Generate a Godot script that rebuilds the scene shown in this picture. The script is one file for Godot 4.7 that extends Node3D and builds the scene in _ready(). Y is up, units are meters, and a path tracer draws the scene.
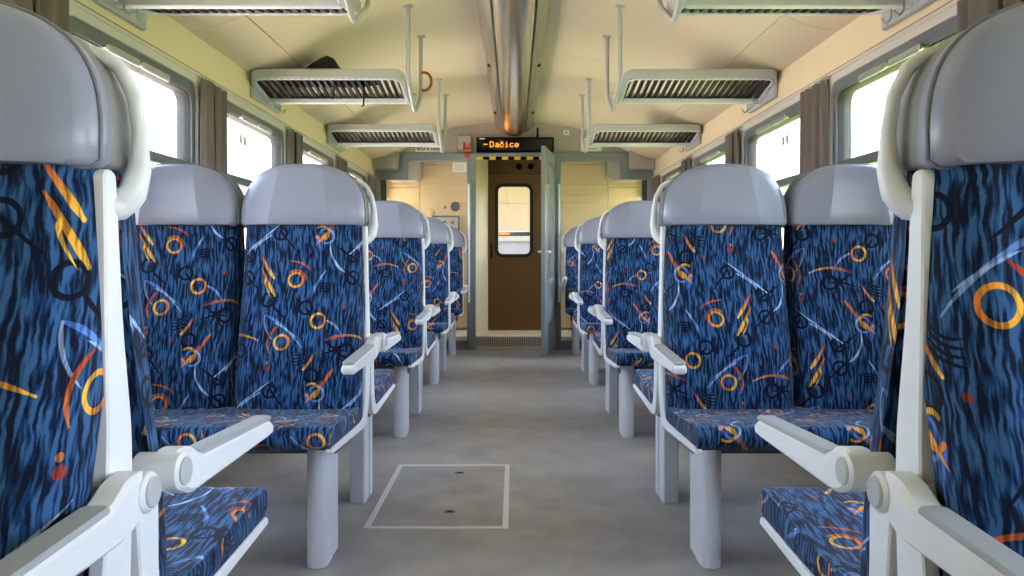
extends Node3D
# Depth d runs away from the camera (z = -d); x to the right, y up, metres.

const CAM_H := 0.97
const WALL := 1.48
const FAR := 8.5
const REAR := -3.3

# ---------------------------------------------------------------- mesh builder
class MB:
	var st := SurfaceTool.new()
	var mir := 1.0
	func _init(m := 1.0) -> void:
		mir = m
		st.begin(Mesh.PRIMITIVE_TRIANGLES)
	func v(p: Vector3, uv: Vector2, sg: int) -> void:
		st.set_smooth_group(sg)
		st.set_uv(uv)
		st.add_vertex(Vector3(p.x * mir, p.y, p.z))
	func tri(a: Vector3, b: Vector3, c: Vector3, sg := -1, ua := Vector2.ZERO, ub := Vector2.ZERO, uc := Vector2.ZERO) -> void:
		v(a, ua, sg)
		if mir > 0:
			v(c, uc, sg)
			v(b, ub, sg)
		else:
			v(b, ub, sg)
			v(c, uc, sg)
	func quad(a: Vector3, b: Vector3, c: Vector3, d: Vector3, sg := -1, ua := Vector2.ZERO, ub := Vector2.ZERO, uc := Vector2.ZERO, ud := Vector2.ZERO) -> void:
		tri(a, b, c, sg, ua, ub, uc)
		tri(a, c, d, sg, ua, uc, ud)
	func out_poly(pts: Array, mid: Vector3) -> void:
		var n: Vector3 = (pts[1] - pts[0]).cross(pts[2] - pts[0])
		var m := Vector3.ZERO
		for p in pts:
			m += p
		m /= pts.size()
		var q := pts.duplicate()
		if n.dot(m - mid) < 0:
			q.reverse()
		for i in range(1, q.size() - 1):
			tri(q[0], q[i], q[i + 1], -1)
	func box(mid: Vector3, size: Vector3, ch := 0.0, b := Basis.IDENTITY) -> void:
		var h := size / 2.0
		var c := minf(ch, minf(h.x, minf(h.y, h.z)) * 0.9)
		var V := func(s: Vector3, axis: int) -> Vector3:
			var p := Vector3(h.x - c, h.y - c, h.z - c)
			p[axis] = h[axis]
			return mid + b * (p * s)
		for a in 3:
			var e := (a + 1) % 3
			var f := (a + 2) % 3
			for s in [-1.0, 1.0]:
				var pts := []
				for k in [[-1.0, -1.0], [1.0, -1.0], [1.0, 1.0], [-1.0, 1.0]]:
					var sv := Vector3.ONE
					sv[a] = s
					sv[e] = k[0]
					sv[f] = k[1]
					pts.append(V.call(sv, a))
				out_poly(pts, mid)
			if c <= 0.0:
				continue
			for se in [-1.0, 1.0]:
				for sf in [-1.0, 1.0]:
					var p := []
					for k in [[-1.0, e], [1.0, e], [1.0, f], [-1.0, f]]:
						var sv := Vector3.ONE
						sv[a] = k[0]
						sv[e] = se
						sv[f] = sf
						p.append(V.call(sv, k[1]))
					out_poly(p, mid)
		if c > 0.0:
			for i in 8:
				var sv := Vector3(1.0 if i & 1 else -1.0, 1.0 if i & 2 else -1.0, 1.0 if i & 4 else -1.0)
				out_poly([V.call(sv, 0), V.call(sv, 1), V.call(sv, 2)], mid)
	# box from corner ranges
	func span(x0: float, x1: float, y0: float, y1: float, d0: float, d1: float, ch := 0.0) -> void:
		box(Vector3((x0 + x1) / 2, (y0 + y1) / 2, -(d0 + d1) / 2), Vector3(absf(x1 - x0), absf(y1 - y0), absf(d1 - d0)), ch)
	func grid(p: Array, sg := 1, uv: Array = [], wrap_j := false) -> void:
		for i in p.size() - 1:
			var n: int = p[i].size()
			for j in (n if wrap_j else n - 1):
				var k := (j + 1) % n
				if uv.is_empty():
					quad(p[i][j], p[i][k], p[i + 1][k], p[i + 1][j], sg)
				else:
					quad(p[i][j], p[i][k], p[i + 1][k], p[i + 1][j], sg, uv[i][j], uv[i][k], uv[i + 1][k], uv[i + 1][j])
	func fan(ring: Array, mid: Vector3, flip := false, sg := -1) -> void:
		for i in ring.size():
			var j := (i + 1) % ring.size()
			if flip:
				tri(mid, ring[j], ring[i], sg)
			else:
				tri(mid, ring[i], ring[j], sg)
	func tube(pts: Array, r, sides := 10, closed := false, flat := 1.0) -> void:
		var rings := []
		var n := pts.size()
		var t0: Vector3 = (pts[1] - pts[0]).normalized()
		var u := Vector3.UP if absf(t0.y) < 0.9 else Vector3.RIGHT
		for i in n:
			var a: Vector3 = pts[(i - 1 + n) % n] if closed or i > 0 else pts[0]
			var b: Vector3 = pts[(i + 1) % n] if closed or i < n - 1 else pts[n - 1]
			var t := (b - a).normalized()
			u = (u - t * u.dot(t)).normalized()
			var w := t.cross(u)
			var ring := []
			var rr: float = r[i] if r is Array else r
			for k in sides:
				var an := TAU * k / sides
				ring.append(pts[i] + u * cos(an) * rr + w * sin(an) * rr * flat)
			rings.append(ring)
		if closed:
			rings.append(rings[0])
		grid(rings, 1, [], true)
		if not closed:
			fan(rings[0], pts[0], true)
			fan(rings[n - 1], pts[n - 1])
	# sweep a closed 2D profile (side, up) along a path; each profile edge is smooth along the path
	func sweep(pts: Array, prof: Array, up: Vector3, closed := false) -> void:
		var rings := []
		var n := pts.size()
		for i in n:
			var a: Vector3 = pts[(i - 1 + n) % n] if closed or i > 0 else pts[0]
			var b: Vector3 = pts[(i + 1) % n] if closed or i < n - 1 else pts[n - 1]
			var t := (b - a).normalized()
			var s := t.cross(up).normalized()
			var u := s.cross(t)
			var ring := []
			for q in prof:
				ring.append(pts[i] + s * q.x + u * q.y)
			rings.append(ring)
		if closed:
			rings.append(rings[0])
		var m := prof.size()
		for i in rings.size() - 1:
			for j in m:
				var k := (j + 1) % m
				quad(rings[i][j], rings[i][k], rings[i + 1][k], rings[i + 1][j], 2 + j)
		if not closed:
			var c0: Vector3 = pts[0]
			fan(rings[0], c0, true)
			fan(rings[n - 1], pts[n - 1])
	# extrude a 2D polygon; t maps (u, v, w) with w from 0 to depth
	func prism(poly: PackedVector2Array, t: Transform3D, depth: float, bevel := 0.0) -> void:
		var p := poly
		if Geometry2D.is_polygon_clockwise(p):
			p = poly.duplicate()
			p.reverse()
		var n := p.size()
		var small := PackedVector2Array()
		for i in n:
			var e0 := (p[i] - p[(i - 1 + n) % n]).normalized()
			var e1 := (p[(i + 1) % n] - p[i]).normalized()
			var nn := Vector2(-e0.y - e1.y, e0.x + e1.x)
			if nn.length() > 1e-5:
				nn = nn.normalized() / maxf(0.4, sqrt(maxf(0.16, (1 + e0.dot(e1)) / 2)))
			small.append(p[i] + nn * bevel)
		var L := [[small if bevel > 0 else p, 0.0]]
		if bevel > 0:
			L.append([p, bevel])
			L.append([p, depth - bevel])
		L.append([small if bevel > 0 else p, depth])
		var rings := []
		for l in L:
			var ring := []
			for q in l[0]:
				ring.append(t * Vector3(q.x, q.y, l[1]))
			rings.append(ring)
		for i in rings.size() - 1:
			for j in n:
				var k := (j + 1) % n
				# smooth round shallow corners only
				quad(rings[i][j], rings[i][k], rings[i + 1][k], rings[i + 1][j], -1)
		var idx := Geometry2D.triangulate_polygon(L[0][0])
		if idx.is_empty():
			idx = Geometry2D.triangulate_polygon(p)
		for i in range(0, idx.size(), 3):
			tri(rings[0][idx[i]], rings[0][idx[i + 2]], rings[0][idx[i + 1]])
			var top: Array = rings[rings.size() - 1]
			tri(top[idx[i]], top[idx[i + 1]], top[idx[i + 2]])
	# ring between two closed loops of equal count, thickened along w
	func ring(outer: PackedVector2Array, inner: PackedVector2Array, t: Transform3D, depth: float) -> void:
		var n := outer.size()
		for i in n:
			var k := (i + 1) % n
			var P := func(l: PackedVector2Array, j: int, w: float) -> Vector3:
				return t * Vector3(l[j].x, l[j].y, w)
			quad(P.call(outer, i, 0.0), P.call(outer, k, 0.0), P.call(inner, k, 0.0), P.call(inner, i, 0.0), 3)
			quad(P.call(outer, i, depth), P.call(inner, i, depth), P.call(inner, k, depth), P.call(outer, k, depth), 4)
			quad(P.call(outer, i, 0.0), P.call(outer, i, depth), P.call(outer, k, depth), P.call(outer, k, 0.0), 5)
			quad(P.call(inner, i, 0.0), P.call(inner, k, 0.0), P.call(inner, k, depth), P.call(inner, i, depth), 6)
	func disc_cyl(a: Vector3, b: Vector3, r: float, sides := 20, r2 := -1.0) -> void:
		var t := (b - a).normalized()
		var u := (Vector3.UP if absf(t.y) < 0.9 else Vector3.RIGHT)
		u = (u - t * u.dot(t)).normalized()
		var w := t.cross(u)
		var q := []
		var e := minf(r * 0.15, (b - a).length() * 0.3)
		var rb := r if r2 < 0 else r2
		for l in [[a, r - e], [a + t * e, r], [b - t * e, rb], [b, rb - e]]:
			var rg := []
			for k in sides:
				var an := TAU * k / sides
				rg.append(l[0] + (u * cos(an) + w * sin(an)) * l[1])
			q.append(rg)
		for i in 3:
			grid([q[i], q[i + 1]], 2 + i, [], true)
		fan(q[0], a, true)
		fan(q[3], b)
	func mesh() -> ArrayMesh:
		st.generate_normals()
		st.index()
		return st.commit()

# ---------------------------------------------------------------- scene helpers
var used := {}
var M := {}
var cache := {}
var rng := RandomNumberGenerator.new()

func numbered(called: String) -> String:
	var k: int = used.get(called, 0)
	used[called] = k + 1
	return called if k == 0 else "%s_%03d" % [called, k]

func part(called: String, mesh: Mesh, mat: Material, parent: Node3D, at := Vector3.ZERO) -> MeshInstance3D:
	var o := MeshInstance3D.new()
	o.name = called
	o.mesh = mesh
	o.material_override = mat
	o.position = at
	var taken := {}
	for c in parent.get_children():
		taken[str(c.name)] = true
	var k := 1
	while taken.has(str(o.name)):
		o.name = "%s_%03d" % [called, k]
		k += 1
	parent.add_child(o, true)
	return o

func thing(called: String, label: String, category: String, at := Vector3.ZERO, group := "") -> Node3D:
	var o := Node3D.new()
	o.name = numbered(called)
	o.position = at
	o.set_meta("label", label)
	o.set_meta("category", category)
	if group:
		o.set_meta("group", group)
	add_child(o)
	return o

func struct(called: String, label := "", category := "") -> Node3D:
	var o := Node3D.new()
	o.name = called
	o.set_meta("kind", "structure")
	if label:
		o.set_meta("label", label)
		o.set_meta("category", category)
	add_child(o)
	return o

func span_mesh(x0: float, x1: float, y0: float, y1: float, d0: float, d1: float, ch := 0.0) -> ArrayMesh:
	var b := MB.new()
	b.span(x0, x1, y0, y1, d0, d1, ch)
	return b.mesh()

func rrect(u0: float, u1: float, v0: float, v1: float, r: float, seg := 6) -> PackedVector2Array:
	var p := PackedVector2Array()
	for c in [[u1 - r, v1 - r, 0.0], [u0 + r, v1 - r, PI / 2], [u0 + r, v0 + r, PI], [u1 - r, v0 + r, PI * 1.5]]:
		for k in seg + 1:
			var a: float = c[2] + PI / 2 * k / seg
			p.append(Vector2(c[0] + cos(a) * r, c[1] + sin(a) * r))
	return p

func fillet(poly: Array, r: float, seg := 5) -> PackedVector2Array:
	var out := PackedVector2Array()
	var n := poly.size()
	for i in n:
		var p: Vector2 = poly[i]
		var a: Vector2 = poly[(i - 1 + n) % n] - p
		var b: Vector2 = poly[(i + 1) % n] - p
		var l := minf(r, minf(a.length(), b.length()) * 0.45)
		var p0 := p + a.normalized() * l
		var p1 := p + b.normalized() * l
		for k in seg + 1:
			var t := float(k) / seg
			out.append(p0.lerp(p, t).lerp(p.lerp(p1, t), t))
	return out

func soft_path(pts: Array, r: float, seg := 5) -> Array:
	var out := [pts[0]]
	for i in range(1, pts.size() - 1):
		var p: Vector3 = pts[i]
		var a: Vector3 = pts[i - 1] - p
		var b: Vector3 = pts[i + 1] - p
		var l := minf(r, minf(a.length(), b.length()) * 0.45)
		for k in seg + 1:
			var t := float(k) / seg
			out.append((p + a.normalized() * l).lerp(p, t).lerp(p.lerp(p + b.normalized() * l, t), t))
	out.append(pts[pts.size() - 1])
	return out

# (u, v, w) -> (x = w, y = v, z = u): side profiles extruded across the car
func side_frame(x: float) -> Transform3D:
	return Transform3D(Basis(Vector3(0, 0, 1), Vector3(0, 1, 0), Vector3(1, 0, 0)), Vector3(x, 0, 0))

# ---------------------------------------------------------------- materials
func mat(c: Color, rough := 0.6, metal := 0.0, spec := 0.5) -> StandardMaterial3D:
	var m := StandardMaterial3D.new()
	m.albedo_color = c
	m.roughness = rough
	m.metallic = metal
	m.metallic_specular = spec
	return m

func noise_tex(sz: int, freq: float, lo: Color, hi: Color, oct := 4, sd := 1, stretch := Vector2.ONE) -> ImageTexture:
	var n := FastNoiseLite.new()
	n.seed = sd
	n.frequency = freq
	n.fractal_octaves = oct
	var im := Image.create(sz, sz, false, Image.FORMAT_RGB8)
	for y in sz:
		for x in sz:
			# seamless by blending two shifted samples
			var tx := float(x) / sz
			var ty := float(y) / sz
			var a := n.get_noise_2d(x * stretch.x, y * stretch.y)
			var b := n.get_noise_2d((x - sz) * stretch.x, y * stretch.y)
			var c := n.get_noise_2d(x * stretch.x, (y - sz) * stretch.y)
			var d := n.get_noise_2d((x - sz) * stretch.x, (y - sz) * stretch.y)
			var k := lerpf(lerpf(a, b, tx), lerpf(c, d, tx), ty)
			im.set_pixel(x, y, lo.lerp(hi, clampf(k * 1.1 + 0.5, 0, 1)))
	im.generate_mipmaps()
	return ImageTexture.create_from_image(im)

const TS := 1024
const TW := 705
var tex_im: Image
var weave_im: Image
func dab(px: float, py: float, r: float, c: Color) -> void:
	var R := int(ceil(r)) + 1
	for y in range(int(py) - R, int(py) + R + 1):
		for x in range(int(px) - R, int(px) + R + 1):
			var a := clampf(r - Vector2(x - px, y - py).length() + 0.5, 0, 1) * c.a
			if a > 0:
				var X := posmod(x, TW)
				var Y := posmod(y, TS)
				var o := tex_im.get_pixel(X, Y)
				# the ribbed weave shows through the print
				var w := 0.50 + 1.15 * clampf(weave_im.get_pixel(X, Y).v, 0, 0.55)
				tex_im.set_pixel(X, Y, o.lerp(Color(c.r * w, c.g * w, c.b * w), a))
func stroke(p0: Vector2, p1: Vector2, p2: Vector2, w0: float, w1: float, c0: Color, c1: Color) -> void:
	var L := (p1 - p0).length() + (p2 - p1).length()
	var n := int(maxf(4, L / maxf(1.2, minf(w0, w1) * 0.6)))
	for i in n + 1:
		var t := float(i) / n
		var p := p0.lerp(p1, t).lerp(p1.lerp(p2, t), t)
		dab(p.x, p.y, lerpf(w0, w1, t) * (0.35 + 0.65 * minf(1, sin(PI * clampf(t, 0.05, 0.95)) * 1.8)), c0.lerp(c1, t))
func circle(c: Vector2, r: float, w: float, c0: Color, c1: Color, a0 := 0.0, a1 := TAU) -> void:
	var n := int(r * (a1 - a0) / (w * 0.6))
	for i in n + 1:
		var t := float(i) / n
		var a := lerpf(a0, a1, t)
		dab(c.x + cos(a) * r, c.y + sin(a) * r, w, c0.lerp(c1, 0.5 - 0.5 * cos(t * TAU) if a1 - a0 > 6 else t))

func fabric_texture() -> ImageTexture:
	# one repeat of the weave, 0.37 x 0.535 m
	tex_im = Image.create(TW, TS, false, Image.FORMAT_RGB8)
	var n := FastNoiseLite.new()
	n.seed = 7
	n.frequency = 0.036
	n.fractal_octaves = 2
	var n2 := FastNoiseLite.new()
	n2.seed = 21
	n2.frequency = 0.008
	var dark := Color8(9, 17, 40)
	var mid := Color8(18, 52, 94)
	var light := Color8(52, 92, 138)
	for y in TS:
		# noise wrapped on a cylinder vertically, cross-faded at the side edges
		var ty := y * TAU / TS
		var cy := cos(ty) * 36.0
		var sy := sin(ty) * 36.0
		for x in TW:
			var wob := n2.get_noise_3d(x * 1.0, cy * 6.0, sy * 6.0) * 16.0
			var k := n.get_noise_3d(x * 1.75 + wob, cy, sy)
			if x > TW - 50:
				k = lerpf(k, n.get_noise_3d((x - TW) * 1.75 + wob, cy, sy), (x - TW + 50) / 50.0)
			var t := clampf(0.56 + k * 1.5, 0, 1)
			tex_im.set_pixel(x, y, dark.lerp(mid, smoothstep(0.12, 0.5, t)) if t < 0.5 else mid.lerp(light, smoothstep(0.5, 1.0, t)))
	weave_im = tex_im.duplicate()
	var yel := Color8(232, 176, 60, 225)
	var org := Color8(206, 112, 46, 225)
	var red := Color8(160, 56, 42, 225)
	var navy := Color8(7, 12, 36, 190)
	var ice := Color8(146, 170, 208, 175)
	var blue := Color8(66, 106, 190, 175)
	var P := func(x: float, y: float) -> Vector2:
		return Vector2(x, y) * 2.43
	# dark rings, stars and scribbles lie lowest
	for q in [[230, 40], [165, 100], [230, 235], [140, 340], [230, 400], [60, 120], [30, 300]]:
		circle(P.call(q[0], q[1]), 42, 8.0, navy, navy)
	for q in [[250, 20, 190, 75], [150, 115, 110, 150], [140, 330, 90, 395], [225, 410, 285, 370], [60, 120, 20, 170]]:
		stroke(P.call(q[0], q[1]), P.call((q[0] + q[2]) / 2.0 + 5, (q[1] + q[3]) / 2.0), P.call(q[2], q[3]), 9, 4, navy, navy)
	for k in 7:
		var d := Vector2.from_angle(k * TAU / 7.0 + 0.3) * (70 if k % 2 else 110)
		stroke(P.call(258, 232), P.call(258, 232) + d * 0.5, P.call(258, 232) + d, 9, 3, navy, navy)
	for k in 4:
		stroke(P.call(290, 55 + k * 7), P.call(305, 52 + k * 7), P.call(325, 60 + k * 6), 5, 4, navy, navy)
		stroke(P.call(40, 230 + k * 9), P.call(55, 250 + k * 7), P.call(80, 245 + k * 9), 6, 4, navy, navy)
	# crescents and slashes in pale blue
	stroke(P.call(60, 225), P.call(120, 155), P.call(168, 140), 5, 10, ice, blue)
	stroke(P.call(75, 200), P.call(115, 170), P.call(140, 160), 5, 4, ice, ice)
	stroke(P.call(168, 140), P.call(172, 175), P.call(140, 205), 7, 4, ice, ice)
	stroke(P.call(290, 155), P.call(252, 170), P.call(240, 215), 10, 4, ice, blue)
	stroke(P.call(296, 366), P.call(296, 420), P.call(256, 445), 5, 9, ice, ice)
	stroke(P.call(130, 308), P.call(185, 350), P.call(243, 396), 3, 9, ice, ice)
	stroke(P.call(165, 345), P.call(205, 365), P.call(215, 385), 8, 3, ice, ice)
	stroke(P.call(15, 20), P.call(40, 50), P.call(50, 95), 4, 11, ice, blue)
	stroke(P.call(45, 350), P.call(30, 375), P.call(32, 410), 8, 3, blue, blue)
	# comets
	stroke(P.call(192, 14), P.call(172, 50), P.call(148, 88), 7, 13, org, yel)
	stroke(P.call(176, 40), P.call(186, 52), P.call(160, 90), 8, 3, yel, yel)
	stroke(P.call(264, 284), P.call(282, 310), P.call(300, 340), 11, 9, org, red)
	circle(P.call(305, 347), 48, 7.0, blue, ice)
	stroke(P.call(300, 338), P.call(316, 352), P.call(334, 372), 14, 3, yel, org)
	stroke(P.call(196, 398), P.call(182, 425), P.call(155, 462), 5, 13, red, yel)
	stroke(P.call(20, 235), P.call(34, 262), P.call(52, 284), 4, 11, red, yel)
	# arcs
	stroke(P.call(180, 208), P.call(236, 180), P.call(290, 208), 6, 9, yel, red)
	stroke(P.call(57, 18), P.call(76, -4), P.call(112, -6), 5, 8, red, org)
	stroke(P.call(128, 170), P.call(165, 195), P.call(146, 240), 9, 6, red, org)
	# rings
	for q in [[95, 45], [115, 212], [24, 155]]:
		circle(P.call(q[0], q[1]), 46, 8.0, yel, org)
	circle(P.call(95, 45), 62, 6.0, red, org, PI * 1.0, PI * 1.7)
	circle(P.call(26, 338), 44, 8.0, org, yel, 0.6, 5.4)
	dab(P.call(148, 280).x, P.call(148, 280).y, 17, red)
	dab(P.call(150, 266).x, P.call(150, 266).y, 11, org)
	dab(P.call(246, 120).x, P.call(246, 120).y, 14, red)
	dab(P.call(75, 300).x, P.call(75, 300).y, 12, red)
	tex_im.generate_mipmaps()
	return ImageTexture.create_from_image(tex_im)

func make_materials() -> void:
	var ft := fabric_texture()
	for i in 4:
		var m := mat(Color(1, 1, 1), 0.9, 0, 0.3)
		m.albedo_texture = ft
		m.uv1_offset = Vector3([0.0, 0.37, 0.71, 0.18][i], [0.0, 0.53, 0.21, 0.78][i], 0)
		m.rim_enabled = true
		m.rim = 0.2
		m.rim_tint = 0.6
		M["fabric%d" % i] = m
	var fine := noise_tex(256, 0.09, Color(0.4, 0.4, 0.4), Color(0.6, 0.6, 0.6), 3, 5)
	M.leather = mat(Color8(140, 144, 166), 0.3)
	M.leather.heightmap_enabled = true
	M.leather.heightmap_texture = fine
	M.leather.heightmap_scale = 0.05
	M.leather.uv1_triplanar = true
	M.leather.uv1_scale = Vector3(9, 9, 9)
	M.piping = mat(Color8(112, 115, 124), 0.5)
	M.shell = mat(Color8(130, 129, 131), 0.6)
	M.white = mat(Color8(222, 224, 229), 0.42)
	M.pad = mat(Color8(160, 164, 170), 0.5)
	M.cap = mat(Color8(178, 180, 184), 0.45)
	M.leg = mat(Color8(196, 197, 208), 0.36)
	M.leg_dark = mat(Color8(96, 99, 108), 0.5)
	M.cream = mat(Color8(236, 218, 190), 0.5)
	M.cream_wall = mat(Color8(234, 215, 182), 0.55)
	M.beige = mat(Color8(210, 180, 124), 0.5)
	M.joint = mat(Color8(110, 92, 66), 0.8)
	M.rack = mat(Color8(186, 187, 188), 0.35)
	M.slat = mat(Color8(20, 20, 21), 0.4, 0, 0.35)
	M.alu = mat(Color8(196, 198, 196), 0.3, 0.7)
	M.frame = mat(Color8(104, 110, 116), 0.45)
	M.transom = mat(Color8(70, 78, 80), 0.45)
	M.hatch = mat(Color8(214, 212, 210), 0.4, 0.2)
	M.rim = mat(Color8(214, 206, 200), 0.45)
	M.rubber = mat(Color8(26, 26, 28), 0.7)
	M.grey = mat(Color8(170, 163, 153), 0.5)
	M.bluegrey = mat(Color8(128, 138, 144), 0.45)
	M.chrome = mat(Color8(206, 198, 184), 0.2, 0.85)
	M.channel = mat(Color8(150, 142, 130), 0.35, 0.5)
	M.brown = mat(Color8(108, 74, 26), 0.5)
	M.brown_dark = mat(Color8(92, 62, 24), 0.5)
	M.black = mat(Color8(10, 10, 12), 0.7, 0, 0.25)
	M.paper = mat(Color8(232, 230, 222), 0.7)
	M.red = mat(Color8(190, 52, 34), 0.5)
	M.yellow = mat(Color8(226, 190, 40), 0.6)
	M.pink = mat(Color8(216, 158, 146), 0.5)
	M.orange = mat(Color8(176, 104, 36), 0.5)
	M.bag = mat(Color8(22, 22, 26), 0.85)
	M.sill = mat(Color8(120, 116, 108), 0.5)
	M.curtain = mat(Color8(112, 102, 98), 0.9)
	M.curtain.rim_enabled = true
	M.curtain.rim = 0.2
	M.glass = mat(Color(1, 1, 1, 0.06), 0.02)
	M.glass.transparency = BaseMaterial3D.TRANSPARENCY_ALPHA
	M.sticker = mat(Color8(222, 204, 204), 0.7)
	M.sticker.backlight_enabled = true
	M.sticker.backlight = Color8(72, 66, 70)
	M.led = mat(Color8(40, 20, 4), 0.5)
	M.led.emission_enabled = true
	M.led.emission = Color8(255, 160, 60)
	M.led.emission_energy_multiplier = 0.14
	M.floor = mat(Color(1, 1, 1), 0.42, 0, 0.45)
	M.floor.albedo_texture = noise_tex(512, 0.012, Color8(138, 133, 130), Color8(164, 158, 153), 5, 3)
	M.floor.uv1_triplanar = true
	M.floor.uv1_world_triplanar = true
	M.floor.uv1_scale = Vector3(0.6, 0.6, 0.6)
	M.floor.roughness_texture = noise_tex(256, 0.03, Color(0.8, 0.8, 0.8), Color(1, 1, 1), 4, 9)
	M.lino = M.floor
	M.grass = mat(Color(1, 1, 1), 0.95)
	M.grass.albedo_texture = noise_tex(256, 0.05, Color8(124, 138, 66), Color8(152, 160, 86), 5, 4)
	M.grass.uv1_triplanar = true
	M.grass.uv1_scale = Vector3(0.2, 0.2, 0.2)
	M.platform = mat(Color8(214, 196, 176), 0.9)
	M.steel_dark = mat(Color8(90, 90, 88), 0.5, 0.4)

# ---------------------------------------------------------------- seats
# Local frame of a bench: origin on the floor on the plane between two back-to-back benches, 0.95 m from the aisle's middle;
# it faces +z and, unmirrored, its aisle side is +x.
const PROF_H := [0.40, 0.47, 0.56, 0.66, 0.76, 0.86, 0.96, 1.04, 1.085, 1.095]
const PROF_Z := [0.205, 0.222, 0.216, 0.200, 0.182, 0.165, 0.150, 0.140, 0.132, 0.118]
const PROF_W := [0.217, 0.219, 0.218, 0.217, 0.216, 0.215, 0.214, 0.213, 0.213, 0.205]
const PROF_T := [0.075, 0.082, 0.086, 0.090, 0.100, 0.112, 0.118, 0.115, 0.110, 0.095]

func backrest_mesh(m: float, cx: float) -> ArrayMesh:
	var b := MB.new(m)
	var rows := []
	var uvs := []
	var cols := 30
	for i in PROF_H.size():
		var row := []
		var uv := []
		var acc := 0.0
		for j in cols + 1:
			var a := PI * j / cols
			var c := cos(a)
			var s := sin(a)
			var w: float = PROF_W[i]
			var x := signf(c) * pow(absf(c), 0.62) * w
			var z: float = PROF_Z[i] - PROF_T[i] + PROF_T[i] * pow(absf(s), 0.6)
			var ax := absf(x) / w
			z += 0.007 * exp(-pow((ax - 0.80) / 0.10, 2)) - 0.007 * exp(-pow((ax - 0.62) / 0.03, 2))
			var p := Vector3(cx + x, PROF_H[i], z)
			if j > 0:
				acc += (p - row[j - 1]).length()
			row.append(p)
			uv.append(Vector2(acc / 0.37 + cx * 1.7, -PROF_H[i] / 0.535))
		rows.append(row)
		uvs.append(uv)
	b.grid(rows, 1, uvs)
	for i in rows.size() - 1:
		b.quad(rows[i][cols], rows[i][0], rows[i + 1][0], rows[i + 1][cols], -1, Vector2(0, uvs[i][0].y), Vector2(1.15, uvs[i][0].y), Vector2(1.15, uvs[i + 1][0].y), Vector2(0, uvs[i + 1][0].y))
	var top: Array = rows[rows.size() - 1]
	b.fan(top, (top[0] + top[cols]) / 2.0 + Vector3(0, 0, 0.03))
	b.fan(rows[0], (rows[0][0] + rows[0][cols]) / 2.0 + Vector3(0, 0, 0.03), true)
	return b.mesh()

const HR_H := 1.085
func headrest_outline() -> Array:
	var p := []
	for k in 9:
		p.append(Vector2(lerpf(0.212, -0.212, k / 8.0), 0.0))
	for k in range(0, 33):
		var a := PI - PI * k / 32.0
		var c := cos(a)
		var s := sin(a)
		p.append(Vector2(signf(c) * pow(absf(c), 2.0 / 2.8) * 0.2225, 0.010 + pow(s, 2.0 / 2.7) * 0.207))
	p.reverse()
	return p

func hr_crease(y: float) -> float:
	return 0.108 - 0.17 * y

func hr_z(x: float, y: float, base: float) -> float:
	return base - maxf(0.0, absf(x) - hr_crease(y)) * 0.36 - 0.8 * pow(maxf(y - 0.02, 0), 2)

func hr_scale(q: Vector2, k: float) -> Vector2:
	# drawn in from the sides and the top; the lower edge stays straight
	return Vector2(q.x * k, 0.09 + (q.y - 0.09) * (k if q.y > 0.09 else lerpf(1.0, k, 0.25 if k > 0.7 else 1.0)))

func headrest_mesh(m: float, cx: float) -> ArrayMesh:
	var b := MB.new(m)
	var o := headrest_outline()
	var rings := []
	for l in [[0.97, 0.088], [0.988, 0.110], [0.985, 0.126], [0.965, 0.140], [0.93, 0.150], [0.90, 0.153]]:
		var ring := []
		for q in o:
			var e := hr_scale(q, l[0])
			ring.append(Vector3(cx + e.x, HR_H + e.y, maxf(hr_z(e.x, e.y, l[1]), 0.02)))
		rings.append(ring)
	b.grid(rings, 1, [], true)
	# face: a trapezoid panel between two creases, and a wing on each side
	var half := []
	for q in o:
		if q.x >= -1e-6:
			half.append(hr_scale(q, 0.90))
	half.sort_custom(func(a, c): return a.y < c.y or (absf(a.y - c.y) < 1e-6 and a.x < c.x))
	var ys := []
	var ws := []
	for q in half:
		if ys.is_empty() or q.y - ys[ys.size() - 1] > 1e-4:
			ys.append(q.y)
			ws.append(q.x)
		else:
			ws[ws.size() - 1] = maxf(ws[ws.size() - 1], q.x)
	ws[ws.size() - 1] = 0.0
	for part_k in 3:
		var rows := []
		for r in ys.size():
			var w: float = ws[r]
			var xc := minf(w, hr_crease(ys[r]))
			var row := []
			for c in 9:
				var t := c / 8.0
				var x: float = lerpf([-w, -xc, xc][part_k], [-xc, xc, w][part_k], t)
				var edge := clampf((w - absf(x)) / 0.03, 0, 1) * clampf((ys[r] - ys[0]) / 0.02, 0, 1) * clampf((ys[ys.size() - 1] - ys[r]) / 0.03, 0, 1)
				row.append(Vector3(cx + x, HR_H + ys[r], maxf(hr_z(x, ys[r], 0.153 + 0.006 * sqrt(edge)), 0.02)))
			rows.append(row)
		b.grid(rows, 20 + part_k)
	b.fan(rings[0], Vector3(cx, HR_H + 0.09, 0.07), true)
	return b.mesh()

func hr_pipe_mesh(m: float, cx: float) -> ArrayMesh:
	var b := MB.new(m)
	var pts := []
	for q in headrest_outline():
		var e := hr_scale(q, 0.984)
		pts.append(Vector3(cx + e.x, HR_H + e.y, maxf(hr_z(e.x, e.y, 0.128), 0.02)))
	b.tube(pts, 0.0035, 6, true)
	return b.mesh()

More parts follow.
